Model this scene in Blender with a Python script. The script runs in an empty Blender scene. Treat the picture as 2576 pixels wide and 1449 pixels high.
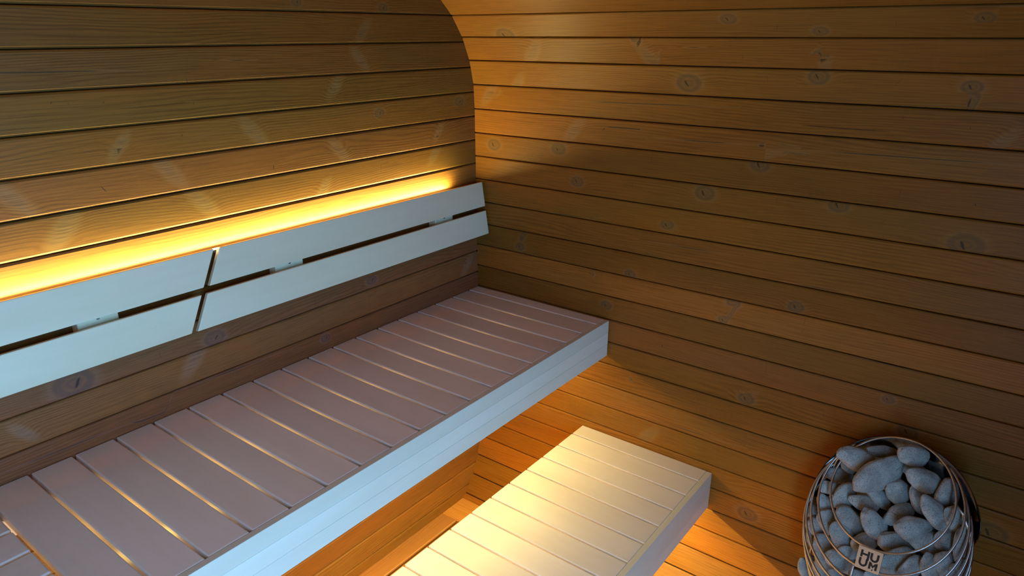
import bpy, bmesh, math, random
from mathutils import Vector, Matrix, noise
random.seed(7)
SC = bpy.context.scene
COL = SC.collection
PI = math.pi

# ------------------------------------------------------------------ helpers
def link(o, parent=None):
    COL.objects.link(o)
    if parent is not None:
        o.parent = parent
        o.matrix_parent_inverse = parent.matrix_basis.inverted()
    return o

def tag(o, label=None, cat=None, group=None, kind=None):
    if label: o['label'] = label
    if cat: o['category'] = cat
    if group: o['group'] = group
    if kind: o['kind'] = kind
    return o

def thing(name, loc, label, cat, group=None):
    o = bpy.data.objects.new(name, None)
    o.empty_display_size = .05
    o.location = loc
    link(o)
    return tag(o, label, cat, group)

def mesh_obj(name, verts, faces, mat, parent=None, smooth=False, pl=None, kn=None, origin=None):
    me = bpy.data.meshes.new(name)
    if origin is None:
        n = max(1, len(verts))
        origin = Vector((sum(v[0] for v in verts)/n, sum(v[1] for v in verts)/n, sum(v[2] for v in verts)/n))
    origin = Vector(origin)
    me.from_pydata([tuple(Vector(v)-origin) for v in verts], [], faces)
    me.update()
    bm = bmesh.new(); bm.from_mesh(me)
    bmesh.ops.recalc_face_normals(bm, faces=bm.faces)
    bm.to_mesh(me); bm.free()
    if pl is not None:
        a = me.attributes.new('pl', 'FLOAT_VECTOR', 'POINT')
        a.data.foreach_set('vector', [c for p in pl for c in p])
        a = me.attributes.new('kn', 'FLOAT_VECTOR', 'POINT')
        if kn is None: kn = [(4, 0, -1)]*len(verts)
        a.data.foreach_set('vector', [c for p in kn for c in p])
    if smooth:
        me.polygons.foreach_set('use_smooth', [True]*len(me.polygons))
    me.materials.append(mat)
    o = bpy.data.objects.new(name, me)
    o.location = origin
    return link(o, parent)

def bevel_box(x0, x1, y0, y1, z0, z1, bev=.003, seg=2, axis=0):
    """rounded box as verts, faces, plank coordinates (grain along axis)"""
    bm = bmesh.new()
    bmesh.ops.create_cube(bm, size=1)
    for v in bm.verts:
        v.co = Vector(((x0+x1)/2+v.co.x*(x1-x0), (y0+y1)/2+v.co.y*(y1-y0), (z0+z1)/2+v.co.z*(z1-z0)))
    if bev > 0:
        bmesh.ops.bevel(bm, geom=list(bm.edges), offset=bev, segments=seg, profile=.5, affect='EDGES')
    vs = [v.co.copy() for v in bm.verts]
    bm.verts.index_update()
    fs = [[v.index for v in f.verts] for f in bm.faces]
    bm.free()
    rnd = random.random()*20
    oth = [i for i in range(3) if i != axis]
    pl = [(v[axis], v[oth[0]]+v[oth[1]]*.8, rnd) for v in vs]
    return vs, fs, pl

def box(name, x0, x1, y0, y1, z0, z1, mat, parent=None, bev=.003, seg=2, axis=0, smooth=False):
    v, f, p = bevel_box(x0, x1, y0, y1, z0, z1, bev, seg, axis)
    return mesh_obj(name, v, f, mat, parent, smooth, p)

def tube_data(pts, r, closed=False, n=10):
    """sweep a circle of radius r along points"""
    P = [Vector(p) for p in pts]; m = len(P)
    vs = []; fs = []
    up = None
    for i in range(m):
        a = P[(i-1) % m] if (closed or i > 0) else P[i]
        b = P[(i+1) % m] if (closed or i < m-1) else P[i]
        t = (b-a).normalized()
        if up is None:
            up = t.orthogonal().normalized()
        up = (up-t*up.dot(t)).normalized()
        s = t.cross(up)
        for k in range(n):
            an = 2*PI*k/n
            vs.append(P[i]+r*(math.cos(an)*up+math.sin(an)*s))
    for i in range(m if closed else m-1):
        j = (i+1) % m
        # closed rings: find the twist offset
        off = 0
        if closed and j == 0:
            off = min(range(n), key=lambda q: (vs[i*n]-vs[q]).length)
        for k in range(n):
            fs.append((i*n+k, i*n+(k+1) % n, j*n+(k+1+off) % n, j*n+(k+off) % n))
    if not closed:
        fs.append(tuple(range(n-1, -1, -1))); fs.append(tuple((m-1)*n+k for k in range(n)))
    return vs, fs

def tube(name, pts, r, mat, parent=None, closed=False, n=10):
    v, f = tube_data(pts, r, closed, n)
    return mesh_obj(name, v, f, mat, parent, True)

# ------------------------------------------------------------------ materials
class NT:
    def __init__(s, name):
        s.m = bpy.data.materials.new(name); s.m.use_nodes = True
        s.t = s.m.node_tree; s.t.nodes.clear()
        s.out = s.t.nodes.new('ShaderNodeOutputMaterial')
        s.b = s.t.nodes.new('ShaderNodeBsdfPrincipled')
        s.t.links.new(s.b.outputs[0], s.out.inputs[0])
    def n(s, typ, **kw):
        nd = s.t.nodes.new(typ)
        for k, v in kw.items(): setattr(nd, k, v)
        return nd
    def put(s, sock, v):
        if isinstance(v, (int, float)): sock.default_value = v
        elif isinstance(v, (tuple, list)): sock.default_value = tuple(v) if len(v) == len(sock.default_value) else tuple(v)+(1,)
        else: s.t.links.new(v, sock)
    def math(s, op, a, b=0.0, c=None):
        nd = s.n('ShaderNodeMath', operation=op)
        s.put(nd.inputs[0], a); s.put(nd.inputs[1], b)
        if c is not None: s.put(nd.inputs[2], c)
        return nd.outputs[0]
    def mix(s, f, a, b, mode='MIX'):
        nd = s.n('ShaderNodeMix', data_type='RGBA', blend_type=mode)
        s.put(nd.inputs[0], f); s.put(nd.inputs[6], a); s.put(nd.inputs[7], b)
        return nd.outputs[2]
    def noise(s, vec, scale, detail=3, rough=.5, dist=0):
        nd = s.n('ShaderNodeTexNoise')
        s.put(nd.inputs['Vector'], vec); s.put(nd.inputs['Scale'], scale)
        s.put(nd.inputs['Detail'], detail); s.put(nd.inputs['Roughness'], rough); s.put(nd.inputs['Distortion'], dist)
        return nd.outputs[0]
    def ramp(s, f, lo, hi, a=0.0, b=1.0):
        nd = s.n('ShaderNodeMapRange', interpolation_type='SMOOTHSTEP')
        s.put(nd.inputs[0], f); s.put(nd.inputs[1], lo); s.put(nd.inputs[2], hi); s.put(nd.inputs[3], a); s.put(nd.inputs[4], b)
        return nd.outputs[0]
    def vec(s, x, y, z):
        nd = s.n('ShaderNodeCombineXYZ')
        s.put(nd.inputs[0], x); s.put(nd.inputs[1], y); s.put(nd.inputs[2], z)
        return nd.outputs[0]
    def attr(s, name):
        nd = s.n('ShaderNodeAttribute', attribute_name=name)
        sp = s.n('ShaderNodeSeparateXYZ'); s.t.links.new(nd.outputs['Vector'], sp.inputs[0])
        return sp.outputs
    def bump(s, h, strength, dist=.002):
        nd = s.n('ShaderNodeBump'); s.put(nd.inputs['Strength'], strength); s.put(nd.inputs['Distance'], dist)
        s.put(nd.inputs['Height'], h); s.t.links.new(nd.outputs[0], s.b.inputs['Normal'])
    def set(s, **kw):
        for k, v in kw.items(): s.put(s.b.inputs[k.replace('_', ' ')], v)

def pine(name, light, dark, olive, knot, grain=.5, rough=.42, red=0.0, spec=.5):
    """heat treated pine boards: stretched grain bending round knots"""
    t = NT(name)
    u, v, r = t.attr('pl'); dx, dz, ks = t.attr('kn')
    rr = t.math('SQRT', t.math('ADD', t.math('MULTIPLY', dx, dx), t.math('MULTIPLY', dz, dz)))
    rr = t.math('ADD', rr, t.math('MULTIPLY', t.math('MAXIMUM', t.math('MULTIPLY', ks, -1), 0), 50))
    ks = t.math('MAXIMUM', ks, 0)
    near = t.math('EXPONENT', t.math('MULTIPLY', t.math('MULTIPLY', rr, rr), -.30))
    off = t.math('MULTIPLY', r, 13.7)
    n1 = t.noise(t.vec(t.math('MULTIPLY', u, 1.1), t.math('MULTIPLY', v, 9), off), 1.0, 1)
    n2 = t.noise(t.vec(t.math('MULTIPLY', u, 5), t.math('MULTIPLY', v, 30), off), 1.0, 2)
    f = t.math('ADD', t.math('MULTIPLY', v, 95), t.math('ADD', t.math('MULTIPLY', n1, 9), t.math('MULTIPLY', n2, 1.2)))
    f = t.math('ADD', f, t.math('MULTIPLY', near, 1.3))
    g = t.math('SINE', t.math('MULTIPLY', f, 8.5))
    g = t.math('POWER', t.math('MULTIPLY_ADD', g, .5, .5), 2.2)
    sh = t.noise(t.vec(t.math('MULTIPLY', u, 2.0), t.math('MULTIPLY', v, 14), t.math('ADD', off, 4)), 1.0, 2)
    g = t.math('MULTIPLY', g, t.ramp(sh, .35, .7, .25, 1))
    fine = t.noise(t.vec(t.math('MULTIPLY', u, 9), t.math('MULTIPLY', v, 420), off), 1.0, 2, .6)
    patch = t.noise(t.vec(t.math('MULTIPLY', u, 1.6), t.math('MULTIPLY', v, 5), t.math('ADD', off, 9)), 1.0, 1)
    tone = t.math('FRACT', t.math('MULTIPLY', r, 7.31))
    c = t.mix(t.ramp(patch, .42, .68, 0, .7), light, olive)
    c = t.mix(t.math('MULTIPLY', g, grain), c, dark)
    c = t.mix(t.ramp(fine, .42, .75, 0, .5), c, dark)
    # raised saw marks across the board here and there
    saw = t.noise(t.vec(t.math('MULTIPLY', u, 160), t.math('MULTIPLY', v, 6), off), 1.0, 0)
    sawm = t.ramp(t.noise(t.vec(t.math('MULTIPLY', u, 3), t.math('MULTIPLY', v, 8), t.math('ADD', off, 21)), 1.0, 2), .58, .72)
    c = t.mix(t.math('MULTIPLY', t.math('MULTIPLY', saw, sawm), .25), c, dark)
    c = t.mix(t.ramp(rr, 2.0, .9, 0, .26), c, t.mix(.3, olive, (.5, .36, .16, 1)))
    rings = t.math('MULTIPLY_ADD', t.math('SINE', t.math('MULTIPLY', t.math('ADD', rr, t.math('MULTIPLY', n2, .7)), 15)), .5, .5)
    kc = t.mix(t.math('MULTIPLY', rings, .6), knot, olive)
    isk = t.math('COMPARE', ks, .5, .2)
    isr = t.math('COMPARE', ks, 0, .2)
    ks = t.math('COMPARE', ks, 1, .2)
    c = t.mix(t.math('MULTIPLY', t.ramp(rr, 1.15, .75, 0, .5), isr), c, kc)
    c = t.mix(t.math('MULTIPLY', t.ramp(t.math('ABSOLUTE', t.math('SUBTRACT', rr, 1.0)), .3, .02, 0, .45), isr), c, knot)
    w1 = t.math('ADD', t.math('MULTIPLY', dx, 4.5), t.math('MULTIPLY', t.math('ADD', dz, n2), 1.8))
    w2 = t.math('MULTIPLY', t.math('ADD', dz, t.math('MULTIPLY_ADD', n2, .8, -.4)), 1.1)
    core = t.ramp(t.math('SQRT', t.math('ADD', t.math('MULTIPLY', w1, w1), t.math('MULTIPLY', w2, w2))), .55, .3, 0, .8)
    c = t.mix(t.math('MULTIPLY', core, isr), c, (.03, .018, .01, 1))
    spike = t.math('MULTIPLY', t.ramp(t.math('ADD', rr, t.math('MULTIPLY_ADD', n2, 1.0, -.5)), 1.2, .45, 0, .36), ks)
    crk = t.math('MULTIPLY', t.ramp(t.math('ADD', rr, t.math('MULTIPLY_ADD', n2, 1.6, -.8)), 1.1, .5, 0, .75), isk)
    c = t.mix(crk, c, (.03, .018, .008, 1))
    lightk = t.mix(.5, olive, (.26, .18, .09, 1))
    c = t.mix(spike, c, t.mix(t.ramp(fine, .4, .65), lightk, knot))
    c = t.mix(1.0, c, t.vec(t.math('MULTIPLY_ADD', tone, .40, .80), t.math('MULTIPLY_ADD', tone, .37, .82), t.math('MULTIPLY_ADD', tone, .32, .84)), 'MULTIPLY')
    hue = t.math('FRACT', t.math('MULTIPLY', r, 3.77))
    c = t.mix(1.0, c, t.vec(1.0, t.math('MULTIPLY_ADD', hue, -.09, 1.045), t.math('MULTIPLY_ADD', hue, .2, .9)), 'MULTIPLY')
    c = t.mix(t.ramp(v, .82, .55), c, t.mix(1.0, c, (1.5, 1.38, 1.3, 1), 'MULTIPLY'))  # low boards brightened: under-bench lamp glow put into the colour
    if red:   # daylight cast on the mid-height boards, put into the colour
        c = t.mix(t.math('MULTIPLY', t.ramp(v, 1.22, 1.02, 0, red), t.ramp(v, .72, .86)), c, t.mix(1.0, c, (1.7, 1.35, 2.6, 1), 'MULTIPLY'))
    t.set(Base_Color=c, Roughness=rough)
    t.b.inputs['Specular IOR Level'].default_value = spec
    t.bump(t.math('ADD', t.math('MULTIPLY', g, .6), t.math('MULTIPLY', fine, .4)), .12, .0012)
    return t.m

def pale(name, base, dark, rough=.38):
    """planed aspen of the benches"""
    t = NT(name)
    u, v, r = t.attr('pl')
    off = t.math('MULTIPLY', r, 11.3)
    n1 = t.noise(t.vec(t.math('MULTIPLY', u, 2.5), t.math('MULTIPLY', v, 14), off), 1.0, 3)
    n2 = t.noise(t.vec(t.math('MULTIPLY', u, 7), t.math('MULTIPLY', v, 230), off), 1.0, 2)
    g = t.math('SINE', t.math('ADD', t.math('MULTIPLY', v, 260), t.math('MULTIPLY', n1, 34)))
    c = t.mix(t.ramp(n1, .4, .75, 0, .55), base, dark)
    c = t.mix(t.math('MULTIPLY', t.math('MULTIPLY_ADD', g, .5, .5), .10), c, dark)
    c = t.mix(t.ramp(n2, .5, .8, 0, .22), c, dark)
    st = t.noise(t.vec(t.math('MULTIPLY', u, 5), t.math('MULTIPLY', v, 9), t.math('ADD', off, 31)), 1.0, 2)
    c = t.mix(t.ramp(st, .74, .86, 0, .45), c, (.16, .12, .12, 1))
    tone = t.math('FRACT', t.math('MULTIPLY', r, 5.17))
    c = t.mix(1.0, c, t.vec(t.math('MULTIPLY_ADD', tone, .12, .9), t.math('MULTIPLY_ADD', tone, .13, .89), t.math('MULTIPLY_ADD', tone, .15, .87)), 'MULTIPLY')
    t.set(Base_Color=c, Roughness=rough)
    t.b.inputs['Specular IOR Level'].default_value = .35
    return t.m

def plain(name, col, rough=.5, metal=0.0, emit=None, es=0):
    t = NT(name)
    t.set(Base_Color=col, Roughness=rough, Metallic=metal)
    if emit:
        t.set(Emission_Color=emit, Emission_Strength=es)
    return t

def brushed(name, col, rough):
    t = NT(name)
    tc = t.n('ShaderNodeTexCoord')
    n = t.noise(tc.outputs['Object'], 90, 2)
    t.set(Base_Color=col, Metallic=1.0, Roughness=t.ramp(n, .3, .7, rough-.06, rough+.06))
    return t.m

def stone_mat():
    t = NT('granite_pebble')
    tc = t.n('ShaderNodeTexCoord'); oi = t.n('ShaderNodeObjectInfo')
    mp = t.n('ShaderNodeVectorMath', operation='ADD')
    t.put(mp.inputs[0], tc.outputs['Object'])
    t.put(mp.inputs[1], t.vec(t.math('MULTIPLY', oi.outputs['Random'], 7), 0, t.math('MULTIPLY', oi.outputs['Random'], 3)))
    v = mp.outputs[0]
    a = t.noise(v, 420, 3, .7)
    b = t.noise(v, 900, 2, .7)
    l = t.noise(v, 28, 3)
    c = t.mix(t.ramp(l, .35, .7), (.33, .308, .272, 1), (.50, .465, .405, 1))
    c = t.mix(t.ramp(a, .54, .64, 0, .85), c, (.07, .07, .075, 1))
    c = t.mix(t.ramp(b, .57, .66, 0, .75), c, (.85, .83, .80, 1))
    vo = t.n('ShaderNodeTexVoronoi', feature='DISTANCE_TO_EDGE'); t.put(vo.inputs['Vector'], v); vo.inputs['Scale'].default_value = 24
    cr = t.math('MULTIPLY', t.ramp(vo.outputs[0], .02, .0, 0, .7), t.ramp(l, .60, .68))
    c = t.mix(cr, c, (.04, .04, .04, 1))
    t.set(Base_Color=c, Roughness=.8)
    t.b.inputs['Specular IOR Level'].default_value = .3
    t.bump(t.math('ADD', a, t.math('MULTIPLY', cr, -2)), .5, .0012)
    return t.m

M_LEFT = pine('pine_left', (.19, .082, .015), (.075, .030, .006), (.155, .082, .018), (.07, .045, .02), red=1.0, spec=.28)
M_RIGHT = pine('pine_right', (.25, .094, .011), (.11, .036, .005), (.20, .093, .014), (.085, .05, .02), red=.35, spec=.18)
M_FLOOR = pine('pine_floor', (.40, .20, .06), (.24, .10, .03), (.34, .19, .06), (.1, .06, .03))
M_BENCH = pale('aspen', (.86, .79, .75), (.78, .69, .63))
M_BACK = pale('aspen_backrest', (.78, .74, .54), (.71, .64, .44))
M_FASCIA = pale('aspen_fascia', (.79, .765, .65), (.71, .665, .53))
M_GAP = plain('dark_gap', (.035, .016, .006), .9).m
M_STEEL = brushed('stainless_wire', (.56, .55, .54), .34)
M_SHIELD = brushed('polished_shield', (.10, .10, .105), .16)
M_PLATE = brushed('plate_steel', (.80, .70, .58), .42)
M_INK = plain('plate_ink', (.015, .015, .018), .5).m
M_FILLER = plain('filler_black', (.012, .012, .013), .8).m
M_SCREW = brushed('screw_steel', (.45, .45, .46), .35)
M_LED = plain('led_diffuser', (.9, .85, .7), .5, 0, (1, .72, .34), 25).m
M_FRAME = plain('door_frame', (.03, .03, .032), .5).m
M_STONE = stone_mat()

LED_BACK, LED_UP, LED_LOW, DAY, GAP_FILL = 15.0, 9.0, 15.0, 62.0, 4.0

# ------------------------------------------------------------------ the room (x away from the barrel wall, y away from the flat wall, z up)
RAD = .424; ZB = .30; ZT = 1.62; XW = 2.7; YW = 2.2
S_TOP = ZT+RAD*PI/2

def profile(S):
    """point and inward normal on the barrel wall at arc length S (S = height on the straight part)"""
    if S > ZT:
        a = (S-ZT)/RAD
        return Vector((RAD-RAD*math.cos(a), 0, ZT+RAD*math.sin(a))), Vector((math.cos(a), 0, -math.sin(a)))
    if S < ZB:
        a = (ZB-S)/RAD
        return Vector((RAD-RAD*math.cos(a), 0, ZB-RAD*math.sin(a))), Vector((math.cos(a), 0, math.sin(a)))
    return Vector((0, 0, S)), Vector((1, 0, 0))

def knot_vec(u, s, ks):
    best = None
    for (ku, kS, kind, w) in ks:
        du, ds = u-ku, s-kS
        if kind == 'r':
            q = (du/(w*1.15), ds/(w*.8), 0.0)
        elif kind == 'k':
            q = (du/w, (ds-du*.02)/.0016, .5)
            if abs(du) < w+.07:
                return q
        else:
            sg = 1 if (int(ku*1000) % 2) else -1
            an = .85*sg
            a = du*math.cos(an)+ds*math.sin(an); b = -du*math.sin(an)+ds*math.cos(an)
            q = (a/(w*1.15), b/(w*.42), 1.0)
        d = q[0]**2+q[1]**2
        if best is None or d < best[0]: best = (d, q)
    if best is None: return (4, 0, -1)
    q = best[1]
    m = math.sqrt(best[0])
    return q if m < 3.4 else (q[0]/m*4, q[1]/m*4, -1.0)

def boards(name, joints, u0, u1, place, mat, knots=(), du=.03, gap=.0016, ch=.0030, deep=.011, kind='structure'):
    """a panelled surface: one board between each pair of joints; place(u, s, depth) gives the point.
    joints: list of s values; returns ONE mesh"""
    vs = []; fs = []; pl = []; kn = []
    nu = max(1, int(round((u1-u0)/du)))
    us = [u0+(u1-u0)*i/nu for i in range(nu+1)]
    for s0, s1 in zip(joints[:-1], joints[1:]):
        rnd = random.random()*20
        rows = [(s0+gap/2, -deep), (s0+gap/2, -ch*.9), (s0+gap/2+ch*.35, -ch*.3), (s0+gap/2+ch, 0), ((s0+s1)/2, 0), (s1-gap/2-ch, 0), (s1-gap/2-ch*.35, -ch*.3), (s1-gap/2, -ch*.9), (s1-gap/2, -deep)]
        kk = [k for k in knots if s0-.003 <= k[1] < s1+.003]
        base = len(vs)
        for u in us:
            for s, d in rows:
                # each board is flat: take the chord between its two joints
                t = (s-s0)/(s1-s0)
                vs.append(place(u, s0, s1, t, d)); pl.append((u, s, rnd)); kn.append(knot_vec(u, s, kk))
        m = len(rows)
        for i in range(nu):
            for j in range(m-1):
                a = base+i*m+j
                fs.append((a, a+1, a+1+m, a+m))
    # backing behind the gaps
    base = len(vs)
    for s0, s1 in zip(joints[:-1], joints[1:]):
        for u in (u0-.03, u1+.03):
            for t in (-.2, 1.2):
                vs.append(place(u, s0, s1, t, -deep+.0005)); pl.append((u, s0, 3)); kn.append((4, 0, -1))
        b = len(vs)-4
        fs.append((b, b+1, b+3, b+2))
    o = mesh_obj(name, vs, fs, mat, None, False, pl, kn, origin=(0, 0, 0))
    o.data.materials.append(M_GAP)
    for p in o.data.polygons:
        if p.vertices[0] >= base: p.material_index = 1
    tag(o, kind=kind)
    return o

def place_right(u, s0, s1, t, d):
    (p0, n0), (p1, n1) = profile(s0), profile(s1)
    n = (n0+n1).normalized()
    p = p0.lerp(p1, t)+n*d
    return Vector((p.x, u, p.z))
def place_far(u, s0, s1, t, d):
    p = place_right(u, s0, s1, t, d)
    return Vector((XW-p.x, p.y, p.z))
def place_left(u, s0, s1, t, d):
    return Vector((u, d, s0+(s1-s0)*t))
def place_front(u, s0, s1, t, d):
    return Vector((u, YW-d, s0+(s1-s0)*t))
def place_ceil(u, s0, s1, t, d):
    return Vector((s0+(s1-s0)*t, u, ZT+RAD-d))

KR = [
    [0.191, 1.855, 'r', 0.028],
    [0.279, 1.79, 'c', 0.037],
    [0.655, 1.846, 'r', 0.009],
    [0.704, 1.779, 'c', 0.038],
    [0.816, 1.714, 'r', 0.029],
    [1.175, 1.867, 'r', 0.015],
    [0.947, 1.904, 'r', 0.017],
    [1.176, 1.804, 'r', 0.015],
    [1.172, 1.744, 'r', 0.021],
    [1.511, 1.732, 'r', 0.018],
    [1.512, 1.679, 'r', 0.009],
    [1.515, 1.899, 'r', 0.016],
    [0.423, 1.546, 'c', 0.036],
    [0.088, 1.472, 'r', 0.022],
    [0.365, 1.483, 'r', 0.022],
    [1.043, 1.5, 'r', 0.022],
    [1.013, 1.536, 'c', 0.037],
    [0.442, 1.381, 'r', 0.019],
    [0.889, 1.4, 'r', 0.024],
    [1.263, 1.415, 'r', 0.021],
    [1.569, 1.46, 'r', 0.01],
    [1.566, 1.358, 'r', 0.031],
    [0.776, 1.286, 'r', 0.018],
    [0.222, 1.164, 'r', 0.01],
    [0.205, 1.113, 'r', 0.016],
    [0.658, 1.098, 'r', 0.016],
    [0.508, 1.07, 'r', 0.011],
    [0.911, 1.195, 'c', 0.029],
    [1.166, 1.202, 'c', 0.028],
    [1.011, 1.079, 'r', 0.017],
    [1.192, 1.108, 'r', 0.018],
    [0.986, 1.017, 'r', 0.014],
    [1.548, 1.05, 'r', 0.024],
    [0.574, 0.969, 'r', 0.017],
    [0.764, 0.625, 'r', 0.025],
    [1.084, 0.776, 'r', 0.02],
    [0.689, 0.72, 'r', 0.01],
    [1.127, 0.815, 'r', 0.009],
    [1.059, 0.594, 'r', 0.025],
    [0.757, 0.516, 'c', 0.039],
    [1.528, 0.82, 'r', 0.021],
    [1.134, 0.368, 'r', 0.026],
    [1.763, 0.6, 'r', 0.031],
    [0.794, 0.877, 'r', 0.012],
    [0.806, 1.278, 'r', 0.009],
    [1.18, 1.774, 'c', 0.019],
    [1.467, 0.9, 'r', 0.013],
    [0.193, 1.681, 'c', 0.033],
    [0.073, 1.649, 'c', 0.034],
    [1.593, 1.613, 'c', 0.024],
    [0.692, 1.647, 'k', 0.215],
    [1.453, 1.558, 'k', 0.216],
    [0.859, 1.55, 'k', 0.11],
    [1.235, 1.178, 'k', 0.076],
    [0.863, 1.224, 'k', 0.102],
    [0.395, 1.261, 'k', 0.074],
    [0.837, 1.819, 'k', 0.026],
    [0.891, 0.597, 'k', 0.138],
    [1.465, 1.002, 'k', 0.066]]
KL = [
    [0.728, 1.928, 'r', 0.013],
    [0.417, 1.92, 'r', 0.014],
    [0.502, 1.853, 'c', 0.027],
    [1.301, 1.761, 'c', 0.043],
    [0.919, 1.763, 'c', 0.032],
    [0.521, 1.776, 'c', 0.03],
    [1.374, 1.717, 'r', 0.006],
    [1.266, 1.705, 'r', 0.007],
    [1.059, 1.689, 'r', 0.008],
    [0.901, 1.601, 'c', 0.035],
    [0.618, 1.707, 'c', 0.031],
    [1.25, 1.607, 'c', 0.025],
    [1.102, 1.618, 'r', 0.01],
    [0.457, 1.615, 'r', 0.016],
    [0.083, 1.624, 'r', 0.018],
    [1.145, 1.537, 'c', 0.035],
    [0.623, 1.519, 'c', 0.031],
    [1.481, 1.529, 'c', 0.033],
    [1.073, 1.446, 'c', 0.036],
    [0.19, 1.533, 'c', 0.025],
    [1.4, 1.444, 'c', 0.039],
    [0.694, 1.418, 'c', 0.026],
    [0.214, 1.461, 'c', 0.03],
    [1.097, 1.08, 'r', 0.023],
    [1.16, 1.04, 'c', 0.037],
    [1.449, 1.09, 'r', 0.035],
    [0.537, 1.089, 'r', 0.017],
    [0.062, 1.016, 'c', 0.03],
    [0.739, 0.954, 'r', 0.014],
    [1.612, 0.952, 'r', 0.018],
    [1.073, 0.801, 'c', 0.016],
    [1.15, 0.965, 'c', 0.019],
    [1.567, 1.016, 'c', 0.023],
    [1.379, 1.775, 'k', 0.146],
    [0.921, 1.785, 'k', 0.035],
    [1.054, 0.969, 'k', 0.118],
    [1.501, 0.941, 'k', 0.11],
    [1.296, 0.93, 'k', 0.093]]

S_FLOOR = ZB-RAD*math.asin(ZB/RAD)-.02
jr = [1.593+.0843*k for k in range(-40, 20)]
jr = [S_FLOOR]+[s for s in jr if S_FLOOR+.02 < s < S_TOP-.02]+[S_TOP]
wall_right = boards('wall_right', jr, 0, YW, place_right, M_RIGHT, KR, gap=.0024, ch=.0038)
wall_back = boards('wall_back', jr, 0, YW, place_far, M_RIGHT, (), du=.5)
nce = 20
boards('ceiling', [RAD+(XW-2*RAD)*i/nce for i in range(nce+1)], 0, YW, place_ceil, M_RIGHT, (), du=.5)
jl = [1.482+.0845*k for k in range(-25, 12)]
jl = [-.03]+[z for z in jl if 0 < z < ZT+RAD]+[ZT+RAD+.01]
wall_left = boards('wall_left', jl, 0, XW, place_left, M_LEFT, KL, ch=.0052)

# front wall with the opening of the window that lets the daylight in
DX0, DX1, DZ0, DZ1 = 1.60, 2.55, .12, 1.97
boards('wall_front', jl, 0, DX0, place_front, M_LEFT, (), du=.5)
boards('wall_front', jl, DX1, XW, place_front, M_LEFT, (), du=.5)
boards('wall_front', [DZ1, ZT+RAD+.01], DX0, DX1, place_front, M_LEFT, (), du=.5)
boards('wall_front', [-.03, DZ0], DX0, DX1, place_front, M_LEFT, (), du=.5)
fr = []
for (a, b, c, d) in ((DX0, DX0+.04, DZ0, DZ1), (DX1-.04, DX1, DZ0, DZ1), (DX0+.04, DX1-.04, DZ1-.04, DZ1), (DX0+.04, DX1-.04, DZ0, DZ0+.04)):
    fr.append(bevel_box(a, b, YW-.02, YW+.03, c, d, .002, 1, 2))
vs = []; fs = []; pl = []
for v, f, p in fr:
    o = len(vs); vs += v; pl += p; fs += [[i+o for i in q] for q in f]
tag(mesh_obj('window_1', vs, fs, M_FRAME, None, False, pl), kind='structure')

# floor: a cross board along the barrel wall, boards along the flat wall, a dark slot between the first two
vs = []; fs = []; pl = []
def fb(x0, x1, y0, y1, axis):
    v, f, p = bevel_box(x0, x1, y0, y1, -.025, 0, .0025, 1, axis)
    o = len(vs); vs.extend(v); pl.extend(p); fs.extend([[i+o for i in q] for q in f])
fb(.095, .25, -.005, YW, 1)
fb(.2505, 2.62, -.005, .074, 0)
y = .086
while y < YW:
    fb(.2525, 2.62, y, min(y+.0855, YW), 0); y += .087
nb = len(fs)
o = len(vs)
vs += [Vector(q) for q in ((.05, 0, -.026), (2.65, 0, -.026), (2.65, YW, -.026), (.05, YW, -.026))]; pl += [(0, 0, 0)]*4
fs.append([o, o+1, o+2, o+3])
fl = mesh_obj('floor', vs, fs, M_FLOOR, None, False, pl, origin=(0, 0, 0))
fl.data.materials.append(M_GAP)
for p in fl.data.polygons:
    if max(p.vertices) >= o and min(p.vertices) >= o: p.material_index = 1
tag(fl, kind='structure')

# ------------------------------------------------------------------ benches
PITCH = .0951; SG = .0068
def bench(root, gaps, y_back, y_front, ztop, zbot, x_end, lip=.016, SG=SG, bv=.003):
    x0 = .003
    for i, g in enumerate(list(gaps)+[x_end]):
        x1 = g-SG/2
        box('slat', x0, x1, y_back, y_front-lip-.0006, ztop-.024, ztop, M_BENCH, root, bv, 3, 1)
        x0 = g+SG/2
    h = (ztop-zbot)/3
    for k in range(3):
        z1 = ztop-k*h; z0 = z1-h
        box('fascia_board', .004+.0012*k, x_end, y_front-lip, y_front, z0+.0001, z1-.0001, M_FASCIA, root, .0007, 1, 0)

upper = thing('upper_bench', (.85, .3, .917), 'long high bench of pale wooden slats along the flat wall, under the backrest', 'bench')
UG = [.060, .155, .249, .343, .438, .532, .627, .721, .816, .912, 1.008, 1.104, 1.202, 1.296, 1.390, 1.485, 1.578]
bench(upper, UG, .002, .59, .917, .786, 1.672)
# the return of the bench: slats turned through a right angle
y0 = .002
for k in range(1, 7):
    y1 = min(.0951*k+.0005, .574)
    box('slat', 1.678, 2.30, y0, y1-SG/2, .893, .917, M_BENCH, upper, .0038, 3, 0)
    y0 = y1+SG/2
box('fascia_board', 1.673, 2.30, .574, .59, .786, .9168, M_FASCIA, upper, .0011, 2, 0)
for yy in (.06, .52):
    box('joist', .012, 2.30, yy, yy+.045, .847, .8925, M_BENCH, upper, .002, 1, 0)
box('support_leg', 1.655, 1.70, .52, .565, 0.0, .845, M_BENCH, upper, .002, 1, 2)
box('support_leg', 2.24, 2.285, .52, .565, 0.0, .845, M_BENCH, upper, .002, 1, 2)

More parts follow.
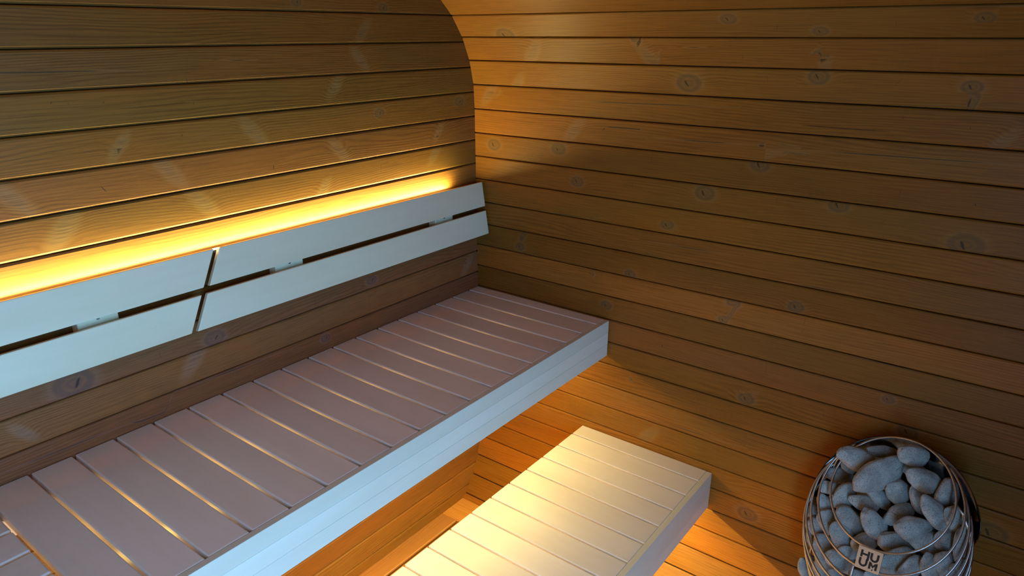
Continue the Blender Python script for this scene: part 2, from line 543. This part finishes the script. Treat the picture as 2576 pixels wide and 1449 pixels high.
lower = thing('lower_bench', (.8, .75, .473), 'low step bench of pale slats in front of and below the upper bench', 'bench')
LG = [.074, .169, .264, .358, .453, .549, .644, .739, .834, .929, 1.024, 1.119, 1.214]
bench(lower, LG, .5, 1.004, .473, .340, 1.309, .018, .0066, .0018)
for yy in (.55, .90):
    box('joist', .012, 1.305, yy, yy+.045, .403, .4485, M_BENCH, lower, .002, 1, 0)
for xx in (.02, 1.25):
    for yy in (.55,):
        box('support_leg', xx+(.0 if xx > .5 else .14), xx+.045+(.0 if xx > .5 else .14), yy, yy+.045, 0.0, .401, M_BENCH, lower, .002, 1, 2)

# ------------------------------------------------------------------ backrest
back = thing('backrest', (.7, .02, 1.24), 'pale wooden backrest of two tilted rows of boards on the flat wall, glowing from behind', 'backrest')
ZR = [(1.334, 1.2455), (1.2290, 1.143)]
TH = .014
def yb(z): return .040+(1.334-z)*.152
def rest_board(name, xr_t, xr_b, xl_t, xl_b, zt, zb):
    n = Vector((0, 1, .152)).normalized()
    bm = bmesh.new()
    q = [(xr_t, zt), (xl_t, zt), (xl_b, zb), (xr_b, zb)]
    f = [bm.verts.new(Vector((x, yb(z), z))) for x, z in q]
    b = [bm.verts.new(Vector((x, yb(z), z))-n*TH) for x, z in q]
    bm.faces.new(f); bm.faces.new(b[::-1])
    for i in range(4):
        bm.faces.new((f[i], b[i], b[(i+1) % 4], f[(i+1) % 4]))
    bmesh.ops.recalc_face_normals(bm, faces=bm.faces)
    bmesh.ops.bevel(bm, geom=list(bm.edges), offset=.0022, segments=2, profile=.5, affect='EDGES')
    bm.verts.index_update()
    vs = [v.co.copy() for v in bm.verts]; fs = [[v.index for v in p.verts] for p in bm.faces]
    bm.free()
    r = random.random()*20
    return mesh_obj(name, vs, fs, M_BACK, back, False, [(v.x, v.z+v.y*.5, r) for v in vs])
def seam(z): return 1.075+(1.334-z)*.56
for (zt, zb) in ZR:
    g = .008
    rest_board('backrest_board', .012, .012, seam(zt)-g, seam(zb)-g, zt, zb)
    rest_board('backrest_board', seam(zt)+g, seam(zb)+g, 2.1, 2.1, zt, zb)
for xa, xb in ((.172, .262), (.817, .909), (1.337, 1.427), (1.86, 1.95)):
    bl = box('support_block', xa, xb, .001, .0345, 1.150, 1.300, M_BACK, back, .002, 1, 2)
    xs = (xa+xb)/2; zs = 1.2395
    vs = []; fs = []
    N = 16
    for k in range(N): vs.append(Vector((xs+.0042*math.cos(2*PI*k/N), .0345, zs+.0042*math.sin(2*PI*k/N))))
    for k in range(N): vs.append(Vector((xs+.0036*math.cos(2*PI*k/N), .0360, zs+.0036*math.sin(2*PI*k/N))))
    for k in range(N): vs.append(Vector((xs+.0017*math.cos(2*PI*k/N), .0360, zs+.0017*math.sin(2*PI*k/N))))
    for k in range(N): vs.append(Vector((xs+.0013*math.cos(2*PI*k/N), .0348, zs+.0013*math.sin(2*PI*k/N))))
    for r in range(3):
        for k in range(N): fs.append((r*N+k, r*N+(k+1) % N, (r+1)*N+(k+1) % N, (r+1)*N+k))
    fs.append(tuple(range(3*N, 4*N)))
    sc = mesh_obj('screw', vs, fs, M_SCREW, bl)
    sc['label'] = 'small round steel screw head'

ls = thing('light_strip', (1.1, .014, 1.318), 'glowing warm light strip behind the top edge of the backrest', 'light')
box('channel', .150, 2.08, .012, .0245, 1.318, 1.3255, M_FRAME, ls, .001, 1, 0)
ld = box('diffuser', .150, 2.08, .014, .024, 1.3252, 1.3272, M_LED, ls, .0005, 1, 0)
tag(ls, 'glowing warm light strip behind the top edge of the backrest', 'light')

# ------------------------------------------------------------------ heater
PHI = -.39289; BX, BY = .1875, 1.5341
HV = Vector((math.cos(PHI), math.sin(PHI), 0)); SV = Vector((-math.sin(PHI), math.cos(PHI), 0)); ZV = Vector((0, 0, 1))
def ring_pt(p, a):
    A, z, t, r = p
    e1 = HV*math.cos(t)-ZV*math.sin(t)
    return Vector((BX, BY, 0))+HV*A+ZV*z+r*(math.cos(a)*e1+math.sin(a)*SV)
RINGS = [(.0005, .732, .8823, .150), (.0053, .7031, .8998, .1767), (.0067, .6713, .9473, .1934), (.0074, .6488, .9702, .2043),
         (.0049, .6193, 1.0166, .2114), (.0, .588, 1.05, .2135), (-.006, .553, 1.08, .211), (-.012, .515, 1.10, .205), (-.018, .473, 1.12, .193), (-.024, .43, 1.13, .172), (-.03, .385, 1.15, .14)]
heater = thing('sauna_heater', (BX, BY, .3), 'egg-shaped steel wire basket heater full of grey stones, against the curved board wall', 'heater')
for k, p in enumerate(RINGS):
    if k == 0:
        tube('wire_ring', [ring_pt(p, 2*PI*q/120) for q in range(120)], .0031, M_STEEL, heater, True, 10)
    else:
        e = math.radians(124 if k == 1 else 116); e2 = math.radians({1: 152, 2: 138, 3: 126}.get(k, 118))
        tube('wire_ring', [ring_pt(p, -e+(e+e2)*q/100) for q in range(101)], .0031, M_STEEL, heater, False, 10)
for a in (0.03, 2.0, -2.0):
    pts = [ring_pt(p, a) for p in RINGS]
    c = Vector((BX, BY, .55))
    pts = [q-(q-c).normalized()*.0055 for q in pts]
    tube('upright_rod', pts[(1 if a == .03 else 0):], .0032, M_STEEL, heater)
# shield: thin polished shell behind the basket
RIM = (-.0118, .6478, 1.0475, .2155)
vs = []; fs = []
n = 96; m = 8
A0, A1 = math.radians(117), math.radians(274)
for s, dr in ((0, 0.0), (1, .002)):
    for i in range(n+1):
        a = A0+(A1-A0)*i/n
        top = ring_pt((RIM[0], RIM[1], RIM[2], RIM[3]+dr), a)
        e = min(i, n-i)/n
        dep = .045+.30*min(1, e*3.2)
        corner = max(0, 1-e*n/3.0)**2*.012
        for j in range(m+1):
            z = top.z-corner-(dep-2*corner)*j/m
            q = Vector((top.x, top.y, z))
            vs.append(q)
def vid(s, i, j): return s*(n+1)*(m+1)+i*(m+1)+j
for i in range(n):
    for j in range(m):
        for s in (0, 1):
            fs.append((vid(s, i, j), vid(s, i+1, j), vid(s, i+1, j+1), vid(s, i, j+1)))
    for j in (0, m):
        fs.append((vid(0, i, j), vid(0, i+1, j), vid(1, i+1, j), vid(1, i, j)))
for i in (0, n):
    for j in range(m):
        fs.append((vid(0, i, j), vid(0, i, j+1), vid(1, i, j+1), vid(1, i, j)))
sh = mesh_obj('heat_shield', vs, fs, M_SHIELD, heater, True)
sh['label'] = 'dark polished curved steel shield'
# added dark body under the stones, keeps the gaps between them black
vs = []; fs = []
CC = Vector((BX+.005, BY, 0))
n = 48
INN = [(p[0], p[1], p[2], p[3]) for p in RINGS]
for k, p in enumerate(INN):
    for i in range(n):
        q = ring_pt((p[0]-.02, p[1]-.135, p[2], max(.03, p[3]-.085)), 2*PI*i/n)
        vs.append(q)
for k in range(len(INN)-1):
    for i in range(n):
        fs.append((k*n+i, k*n+(i+1) % n, (k+1)*n+(i+1) % n, (k+1)*n+i))
fs.append(tuple(range(n))); fs.append(tuple((len(INN)-1)*n+i for i in range(n-1, -1, -1)))
co = mesh_obj('dark_filler', vs, fs, M_FILLER, heater, False)
co['label'] = 'added dark filler behind the gaps between the stones'
# wall bracket and foot
box('wall_bracket', .001, .10, 1.545, 1.605, .44, .50, M_SHIELD, heater, .004, 2)
v, f = tube_data([(BX-.02, BY, 0.0), (BX-.02, BY, .34)], .03, False, 20)
mesh_obj('pedestal', v, f, M_SHIELD, heater, True)
# maker's plate on the two front rings
PT = [Vector(q) for q in ((.2801, 1.5010, .6145), (.2939, 1.5588, .6249), (.3148, 1.5586, .5738), (.3009, 1.5014, .5624))]
pn = (PT[1]-PT[0]).cross(PT[3]-PT[0]).normalized()
cam_dir = Vector((2.0, 1.692, 1.85))-PT[0]
if pn.dot(cam_dir) < 0: pn = -pn
PT = [q+pn*.0045 for q in PT]
def pp(x, y, d=0):   # x right 0..1, y down 0..1
    return PT[0].lerp(PT[1], x).lerp(PT[3].lerp(PT[2], x), y)+pn*d
vs = [pp(0, 0), pp(1, 0), pp(1, 1), pp(0, 1), pp(0, 0, -.002), pp(1, 0, -.002), pp(1, 1, -.002), pp(0, 1, -.002)]
plate = mesh_obj('logo_plate', vs, [(0, 1, 2, 3), (7, 6, 5, 4), (0, 4, 5, 1), (1, 5, 6, 2), (2, 6, 7, 3), (3, 7, 4, 0)], M_PLATE, heater)
plate['label'] = 'small square steel plate with dark lettering'
def letter(name, polys):
    vs = []; fs = []
    for P in polys:
        o = len(vs); k = len(P)
        vs += [pp(x, y, .0006) for x, y in P]+[pp(x, y, .0001) for x, y in P]
        fs.append(tuple(o+i for i in range(k)))
        for i in range(k):
            fs.append((o+i, o+(i+1) % k, o+k+(i+1) % k, o+k+i))
    return mesh_obj(name, vs, fs, M_INK, plate)
def rect(x0, y0, x1, y1): return [(x0, y0), (x1, y0), (x1, y1), (x0, y1)]
def u_shape(x0, x1, y0, y1, w):
    out = [rect(x0, y0, x0+w, y1-(x1-x0)/2), rect(x1-w, y0, x1, y1-(x1-x0)/2)]
    cx = (x0+x1)/2; cy = y1-(x1-x0)/2; R = (x1-x0)/2
    N = 10
    for i in range(N):
        a, b = PI*i/N, PI*(i+1)/N
        out.append([(cx+R*math.cos(a), cy+R*math.sin(a)), (cx+R*math.cos(b), cy+R*math.sin(b)), (cx+(R-w)*math.cos(b), cy+(R-w)*math.sin(b)), (cx+(R-w)*math.cos(a), cy+(R-w)*math.sin(a))])
    return out
w = .088
letter('letter_h', [rect(.13, .14, .13+w, .46), rect(.41, .14, .41+w, .55), rect(.13+w, .265, .41, .265+w)])
letter('letter_u', u_shape(.53, .88, .14, .53, w))
letter('letter_u', u_shape(.12, .48, .50, .88, w))
letter('letter_m', [rect(.54, .58, .54+w, .87), rect(.80, .58, .80+w, .87), [(.54, .53), (.64, .58), (.71, .69), (.71, .80), (.56, .60)], [(.888, .53), (.78, .58), (.71, .69), (.71, .80), (.87, .60)]])
dN = 14
letter('drop_mark', [[(.712, .83)]+[(.712+.026*math.cos(a), .895+.026*math.sin(a)) for a in [-.6+(PI+1.2)*i/dN for i in range(dN+1)]]])

# ------------------------------------------------------------------ stones
STONES = [
    [[0.1521, 1.4953, 0.7542], [-0.0463, 0.0443, 0.0277], [0.0004, -0.02, 0.0327], [-0.0263, -0.0028, -0.0156]],
    [[0.1293, 1.436, 0.7648], [-0.0238, 0.0409, -0.0162], [-0.0134, 0.0023, 0.0256], [-0.0199, -0.0027, -0.0115]],
    [[0.0767, 1.4859, 0.781], [-0.0245, 0.0342, -0.0035], [-0.0049, -0.002, 0.0142], [-0.0106, -0.0011, -0.0059]],
    [[0.1182, 1.5616, 0.82], [-0.0222, 0.033, -0.0066], [-0.0095, -0.0016, 0.0237], [-0.0179, -0.0012, -0.0098]],
    [[0.0867, 1.5776, 0.7605], [-0.0242, 0.0371, -0.0089], [-0.0075, -0.0007, 0.0176], [-0.0133, -0.0008, -0.0076]],
    [[0.1484, 1.5963, 0.777], [-0.0198, 0.0368, -0.0182], [-0.013, 0.0039, 0.0221], [-0.0179, -0.0009, -0.0104]],
    [[0.141, 1.5463, 0.7165], [-0.0065, 0.0237, -0.0256], [-0.0184, 0.0138, 0.0174], [-0.0197, -0.0015, -0.012]],
    [[0.1381, 1.5081, 0.6783], [-0.0096, 0.0285, -0.0269], [-0.0131, 0.0088, 0.014], [-0.0143, -0.0014, -0.009]],
    [[0.1567, 1.4778, 0.6591], [-0.02, 0.0343, -0.0136], [-0.0098, 0.0017, 0.0188], [-0.0142, -0.0017, -0.0092]],
    [[0.148, 1.4256, 0.6509], [-0.0227, 0.0115, 0.0307], [0.0097, -0.0219, 0.0154], [-0.019, -0.0027, -0.0123]],
    [[0.1807, 1.4586, 0.606], [-0.0134, 0.0362, -0.0314], [-0.017, 0.0106, 0.0195], [-0.0184, -0.0024, -0.0126]],
    [[0.2139, 1.5135, 0.6461], [-0.0041, 0.0266, -0.0357], [-0.0175, 0.015, 0.0132], [-0.0176, -0.0018, -0.0118]],
    [[0.1699, 1.5604, 0.667], [-0.0268, 0.0238, 0.0191], [0.0017, -0.0143, 0.0203], [-0.0167, -0.0012, -0.0108]],
    [[0.2242, 1.6033, 0.6763], [-0.0241, 0.0368, -0.0088], [-0.012, -0.0011, 0.0283], [-0.0205, -0.001, -0.0136]],
    [[0.2081, 1.6381, 0.7327], [-0.008, 0.0326, -0.0372], [-0.0152, 0.0118, 0.0137], [-0.016, -0.0005, -0.01]],
    [[0.1466, 1.5967, 0.7179], [-0.0004, 0.0195, -0.032], [-0.0142, 0.0136, 0.0085], [-0.0146, -0.0008, -0.0089]],
    [[0.1428, 1.6535, 0.7565], [-0.0191, 0.0033, 0.0365], [0.014, -0.0239, 0.0095], [-0.0202, -0.0004, -0.0119]],
    [[0.2131, 1.5036, 0.5794], [-0.0223, 0.0253, 0.0067], [-0.0035, -0.0092, 0.0233], [-0.0164, -0.0017, -0.0117]],
    [[0.2057, 1.5701, 0.6061], [-0.0249, 0.0398, -0.0119], [-0.0118, 0.0002, 0.0257], [-0.0185, -0.0013, -0.0129]],
    [[0.2576, 1.5851, 0.5868], [-0.0321, 0.0337, 0.0141], [-0.0023, -0.0145, 0.0294], [-0.0166, -0.001, -0.012]],
    [[0.2043, 1.6438, 0.6388], [-0.0249, 0.0397, -0.0119], [-0.0122, 0.0003, 0.0266], [-0.0194, -0.0005, -0.0131]],
    [[0.1983, 1.677, 0.6657], [-0.0219, 0.0224, 0.0106], [-0.0012, -0.0117, 0.0224], [-0.0169, -0.0001, -0.0111]],
    [[0.1954, 1.6799, 0.7274], [-0.0021, 0.0173, -0.0245], [-0.0155, 0.0138, 0.011], [-0.0125, -0.0001, -0.0078]],
    [[0.2287, 1.7047, 0.6794], [0.0142, 0.0044, -0.0388], [-0.0097, 0.0139, -0.002], [-0.009, 0.0001, -0.0059]],
    [[0.2508, 1.6859, 0.6288], [0.0016, 0.0159, -0.0303], [-0.0164, 0.0168, 0.008], [-0.0128, -0.0, -0.0089]],
    [[0.267, 1.657, 0.6153], [0.0037, 0.0144, -0.0324], [-0.0147, 0.016, 0.0054], [-0.0115, -0.0002, -0.0082]],
    [[0.2735, 1.6188, 0.598], [-0.0239, 0.0179, 0.0226], [0.0041, -0.0152, 0.0164], [-0.0115, -0.0005, -0.0084]],
    [[0.2491, 1.7164, 0.6344], [0.0075, 0.0013, -0.0186], [-0.0076, 0.0113, -0.0023], [-0.0071, 0.0001, -0.005]],
    [[0.2172, 1.7079, 0.7056], [0.0073, 0.003, -0.0212], [-0.0066, 0.0092, -0.0009], [-0.006, 0.0001, -0.0039]],
    [[0.1755, 1.6432, 0.6677], [-0.0072, 0.0094, -0.0], [-0.003, -0.0023, 0.0104], [-0.0074, -0.0002, -0.0048]],
    [[0.2086, 1.4465, 0.572], [-0.0065, 0.0263, -0.03], [-0.0194, 0.0151, 0.0174], [-0.0153, -0.0021, -0.0109]],
    [[0.1839, 1.4024, 0.578], [-0.0024, 0.0204, -0.029], [-0.016, 0.0142, 0.0113], [-0.0124, -0.002, -0.0087]],
    [[0.156, 1.3809, 0.6161], [-0.0017, 0.0146, -0.0207], [-0.0125, 0.0112, 0.0089], [-0.0099, -0.0017, -0.0066]],
    [[0.0702, 1.3886, 0.6621], [-0.0237, 0.0363, -0.0087], [-0.0083, -0.0007, 0.0195], [-0.0143, -0.0023, -0.0088]],
    [[0.1352, 1.3864, 0.6554], [-0.0156, 0.0248, -0.0074], [-0.0079, 0.0002, 0.0173], [-0.01, -0.0016, -0.0064]],
    [[0.0462, 1.3754, 0.6726], [-0.0132, 0.0196, -0.004], [-0.0049, -0.0008, 0.0122], [-0.0089, -0.0014, -0.0054]],
    [[0.0705, 1.4111, 0.7012], [-0.0089, 0.0181, -0.0108], [-0.0091, 0.0037, 0.0138], [-0.0116, -0.0017, -0.0069]],
    [[0.1598, 1.3711, 0.5374], [-0.0019, 0.0158, -0.0225], [-0.0149, 0.0133, 0.0106], [-0.0115, -0.002, -0.0082]],
    [[0.1454, 1.3542, 0.565], [0.0034, 0.0071, -0.0195], [-0.0098, 0.0114, 0.0025], [-0.0078, -0.0014, -0.0054]],
    [[0.0899, 1.3448, 0.5596], [0.0031, 0.0066, -0.0179], [-0.0117, 0.0136, 0.0029], [-0.0094, -0.0017, -0.0063]],
    [[0.1829, 1.409, 0.4964], [-0.0144, 0.0324, -0.0228], [-0.0162, 0.0082, 0.0219], [-0.0142, -0.0022, -0.0106]],
    [[0.2121, 1.467, 0.4932], [-0.026, 0.0461, -0.02], [-0.0129, 0.0029, 0.0236], [-0.0134, -0.0017, -0.0102]],
    [[0.231, 1.4746, 0.5428], [-0.0187, 0.0272, -0.0044], [-0.0059, -0.0015, 0.0155], [-0.0083, -0.001, -0.0061]],
    [[0.198, 1.4208, 0.4609], [-0.0099, 0.0268, -0.0233], [-0.0158, 0.0099, 0.0182], [-0.0129, -0.0019, -0.0099]],
    [[0.1598, 1.3588, 0.3795], [0.0042, 0.0111, -0.0279], [-0.0114, 0.0129, 0.0034], [-0.0086, -0.0016, -0.0069]],
    [[0.1414, 1.3754, 0.3773], [0.0039, 0.0148, -0.0334], [-0.012, 0.0131, 0.0044], [-0.0089, -0.0015, -0.0071]],
    [[0.1938, 1.4086, 0.4209], [-0.0014, 0.0174, -0.0262], [-0.0118, 0.0108, 0.0078], [-0.0087, -0.0014, -0.0069]],
    [[0.2518, 1.4513, 0.4761], [-0.008, 0.0137, -0.0054], [-0.0054, 0.0009, 0.0103], [-0.0058, -0.0008, -0.0045]],
    [[0.0673, 1.3512, 0.6301], [-0.0012, 0.0101, -0.0143], [-0.0089, 0.0079, 0.0063], [-0.0071, -0.0013, -0.0045]],
    [[0.1678, 1.3646, 0.4929], [0.0043, 0.0091, -0.0248], [-0.0079, 0.0091, 0.002], [-0.0061, -0.0011, -0.0046]],
    [[0.2897, 1.5423, 0.5472], [-0.012, 0.0158, -0.0], [-0.0034, -0.0026, 0.012], [-0.0064, -0.0006, -0.0049]],
    [[0.2575, 1.7075, 0.6169], [0.0039, 0.0081, -0.0221], [-0.0107, 0.0124, 0.0027], [-0.0085, 0.0001, -0.006]],
    [[0.1918, 1.7237, 0.6409], [0.0086, 0.0026, -0.0234], [-0.0057, 0.0082, -0.0012], [-0.0053, 0.0001, -0.0035]],
    [[0.1824, 1.6935, 0.6995], [-0.0144, 0.0148, 0.007], [-0.0006, -0.0062, 0.0118], [-0.007, 0.0, -0.0044]],
    [[0.263, 1.5776, 0.544], [-0.0131, 0.0196, -0.0039], [-0.0049, -0.0008, 0.0123], [-0.0066, -0.0004, -0.0049]],
    [[0.1927, 1.7049, 0.7329], [0.0021, 0.0081, -0.0184], [-0.0066, 0.0072, 0.0024], [-0.0054, 0.0, -0.0034]],
    [[0.2566, 1.5092, 0.5056], [-0.0141, 0.0225, -0.0067], [-0.0051, 0.0001, 0.0112], [-0.006, -0.0006, -0.0047]],
    [[0.1644, 1.5857, 0.6298], [-0.0123, 0.0162, -0.0], [-0.0044, -0.0033, 0.0153], [-0.0108, -0.0006, -0.0072]]]
LABELS = [
    'largest oblong grey stone, lying slanted across the top of the heater pile',
    'blocky blue-grey stone with a fine crack, left above the largest oblong stone',
    'thin half-shadowed stone at the very top of the pile, directly above the largest oblong stone',
    'rounded two-toned stone at the upper right of the pile against the dark shield',
    'smooth bluish stone half hidden just below the rounded upper right stone',
    'knobbly grey stone with a short dark crack, right of the largest oblong stone',
    'egg-shaped stone just below the right half of the largest oblong stone',
    'small slanting stone under the middle of the largest oblong stone',
    'flat oval stone below the lower left tip of the largest oblong stone',
    'stone split into a yellowish and a bluish half, inside the top ring on its left',
    'long oval stone inside the top ring at lower left, slanting down to the right',
    'bean-shaped stone standing upright in the lower middle, right of the long oval lower left stone',
    'brownish oval stone in the centre of the pile, tilted up to the right',
    'broad triangular stone in the lower right of the top ring',
    'long pale wedge-shaped stone at the right of the pile, slanting down against the top ring',
    'dim upright stone tucked behind the long pale wedge-shaped stone',
    'tall stone with a curved ridge, inside the top ring on its far right',
    'small angular stone just above the lettered plate, crossed by the top ring',
    'large domed brownish stone right above the lettered plate and behind the top ring',
    'large speckled stone immediately right of the lettered plate, below the top ring',
    'wide flat stone under the broad triangular stone, crossed by the top ring',
    'rounded stone at lower right just outside the top ring, speckled dark on its left',
    'pale rough stone outside the top ring at right, beside the long wedge-shaped stone',
    'narrow upright stone at the right side between the outer rings, below the pale rough stone',
    'rounded stone low on the right behind the second ring, with a brownish base',
    'long upright stone low in the front, third to the right of the lettered plate',
    'slanting stone low in the front, partly below the large speckled stone by the plate',
    'small lower stone at the right side, under the narrow upright stone',
    'thin sliver of stone at the far right edge of the basket near the shield',
    'tiny pale stone peeping out between the triangular and the wedge-shaped stone',
    "large smooth stone outside the top ring at lower left, above the plate's left side",
    'upright brownish stone outside the top ring on the left flank',
    'small dark stone between first and second rings on the upper left flank',
    'dark speckled stone lying flat behind the top ring at upper left',
    'pale flat stone behind the top ring at left, below the dark speckled stone',
    'stone sliver under the shield rim at upper left, above the dark speckled stone',
    'small shaded stone tucked beneath the blocky blue-grey stone',
    'squarish brown stone on the left flank behind the third ring',
    'small stone at the left edge, just above the squarish brown stone',
    'little shadowed stone high on the left edge behind the outer rings',
    'broad pale stone low on the left behind the second and third rings',
    'big long grey stone to the left of the lettered plate, slanting down to it',
    'brown stone top in shadow between the long grey stone and the plate',
    'pale stone at lower left, below the broad pale stone, crossed by the third ring',
    'leftmost stone, bulging out beyond the rings at the bottom left',
    'upright stone beside the leftmost bulging stone, behind the outer rings',
    'slanted stone at the bottom left between the third and fourth rings',
    'small dark stone at the bottom, below the long grey stone left of the plate',
    "small stone high on the left flank next to the shield's left end",
    'narrow shadowed stone at the left edge, below the squarish brown stone',
    'small dark stone at the bottom edge directly under the lettered plate',
    'stone at the bottom right, below the rounded stone with the brownish base',
    'thin upright stone at the far right behind the outermost rings',
    'pale stone right below the rough stone at right, between first and second rings',
    'dark stone deep behind the foot of the large speckled stone by the plate',
    "small stone at the right edge under the shield's end",
    'dark stone at the bottom deep behind the long grey stone left of the plate',
    'dark stone deep in the hollow between the bean-shaped and the triangular stone']
def make_stone(cen, A, B, Cc, seed):
    rng = random.Random(seed)
    me = bpy.data.meshes.new('heater_stone')
    bm = bmesh.new()
    bmesh.ops.create_icosphere(bm, subdivisions=5, radius=1)
    A, B, Cc = Vector(A), Vector(B), Vector(Cc)
    off = Vector((rng.random()*50, rng.random()*50, rng.random()*50))
    # a few broad worn flats make the pebble blocky rather than a perfect ellipsoid
    cuts = []
    for k in range(7):
        d = Vector((rng.gauss(0, 1), rng.gauss(0, 1), rng.gauss(0, 1))).normalized()
        cuts.append((d, rng.uniform(.82, .95)))
    tx = rng.uniform(-.22, .22); ty = rng.uniform(-.12, .12)
    for v in bm.verts:
        p = v.co.normalized()
        r = 1.0
        for d, h in cuts:
            q = p.dot(d)
            if q > 0:
                lim = h/max(q, 1e-4)
                # smooth minimum of the sphere and the flat
                k = .10
                hh = max(k-abs(r-lim), 0)/k
                r = min(r, lim)-hh*hh*k*.25
        r *= 1.03+.10*noise.noise(p*1.3+off)+.035*noise.noise(p*3.1+off)+.006*noise.noise(p*11+off)
        q = p*r
        q = Vector((q.x, q.y*(1+tx*q.x), q.z*(1+ty*q.x)))
        v.co = (A*q.x+B*q.y+Cc*q.z)*1.08
    bmesh.ops.recalc_face_normals(bm, faces=bm.faces)
    bm.to_mesh(me); bm.free()
    me.polygons.foreach_set('use_smooth', [True]*len(me.polygons))
    me.materials.append(M_STONE)
    o = bpy.data.objects.new('heater_stone', me)
    o.location = cen
    return link(o)
for i, (c, a, b, d) in enumerate(STONES):
    o = make_stone(c, a, b, d, 100+i)
    tag(o, LABELS[i], 'stone', 'stones in the heater basket')

# ------------------------------------------------------------------ light
def area(name, loc, rot, sx, sy, energy, col, spread=PI):
    l = bpy.data.lights.new(name, 'AREA'); l.shape = 'RECTANGLE'
    l.size = sx; l.size_y = sy; l.energy = energy; l.color = col; l.spread = spread
    o = bpy.data.objects.new(name, l); o.location = loc; o.rotation_euler = rot
    link(o); return o
WARM = (1.0, .83, .30)
area('led_light_backrest', (1.115, .0190, 1.3285), (PI, 0, 0), 1.93, .010, LED_BACK, WARM)
area('led_light_upper', (1.13, .385, .850), (0, 0, 0), 2.2, .06, LED_UP, WARM)
area('fill_light_under_slats', (.86, .29, .80), (PI, 0, 0), 1.5, .05, GAP_FILL, (1.0, .66, .15))  # added up-facing fill lamp, makes the upper slat gaps glow
area('fill_light_under_step', (.655, .72, .37), (PI, 0, 0), 1.2, .04, GAP_FILL*.45, (1.0, .66, .15))  # second added fill, for the gaps of the lower bench
area('led_light_lower', (.655, .80, .428), (0, 0, 0), 1.22, .010, LED_LOW, WARM)
area('daylight_window', ((DX0+DX1)/2, YW-.03, (DZ0+DZ1)/2), (PI/2, 0, PI), DX1-DX0-.1, DZ1-DZ0-.1, DAY, (.24, .56, 1.0))
w = bpy.data.worlds.new('sky'); SC.world = w; w.use_nodes = True
w.node_tree.nodes['Background'].inputs[0].default_value = (.55, .75, 1, 1)
w.node_tree.nodes['Background'].inputs[1].default_value = .5

# ------------------------------------------------------------------ camera
yaw, pit, rol = .651269, .345954, -.00166
bk = Vector((math.cos(yaw)*math.cos(pit), math.sin(yaw)*math.cos(pit), math.sin(pit)))
rt = Vector((-math.sin(yaw), math.cos(yaw), 0)); up = bk.cross(rt)
r2 = rt*math.cos(rol)+up*math.sin(rol); u2 = up*math.cos(rol)-rt*math.sin(rol)
cam = bpy.data.cameras.new('camera'); cam.sensor_width = 36; cam.lens = 36*1782.353/2576; cam.clip_start = .02
co = bpy.data.objects.new('camera', cam)
co.matrix_world = Matrix(((r2.x, u2.x, bk.x, 2.0), (r2.y, u2.y, bk.y, 1.692), (r2.z, u2.z, bk.z, 1.85), (0, 0, 0, 1)))
link(co); SC.camera = co
SC.view_settings.view_transform = 'Standard'
SC.view_settings.look = 'None'
SC.view_settings.exposure = 0
SC.cycles.use_denoising = True
SC.cycles.sample_clamp_indirect = 6
SC.cycles.max_bounces = 6; SC.cycles.diffuse_bounces = 4; SC.cycles.glossy_bounces = 2
SC.cycles.transmission_bounces = 0; SC.cycles.volume_bounces = 0; SC.cycles.caustics_reflective = False
SC.cycles.use_adaptive_sampling = True; SC.cycles.adaptive_threshold = .06; SC.cycles.adaptive_min_samples = 16
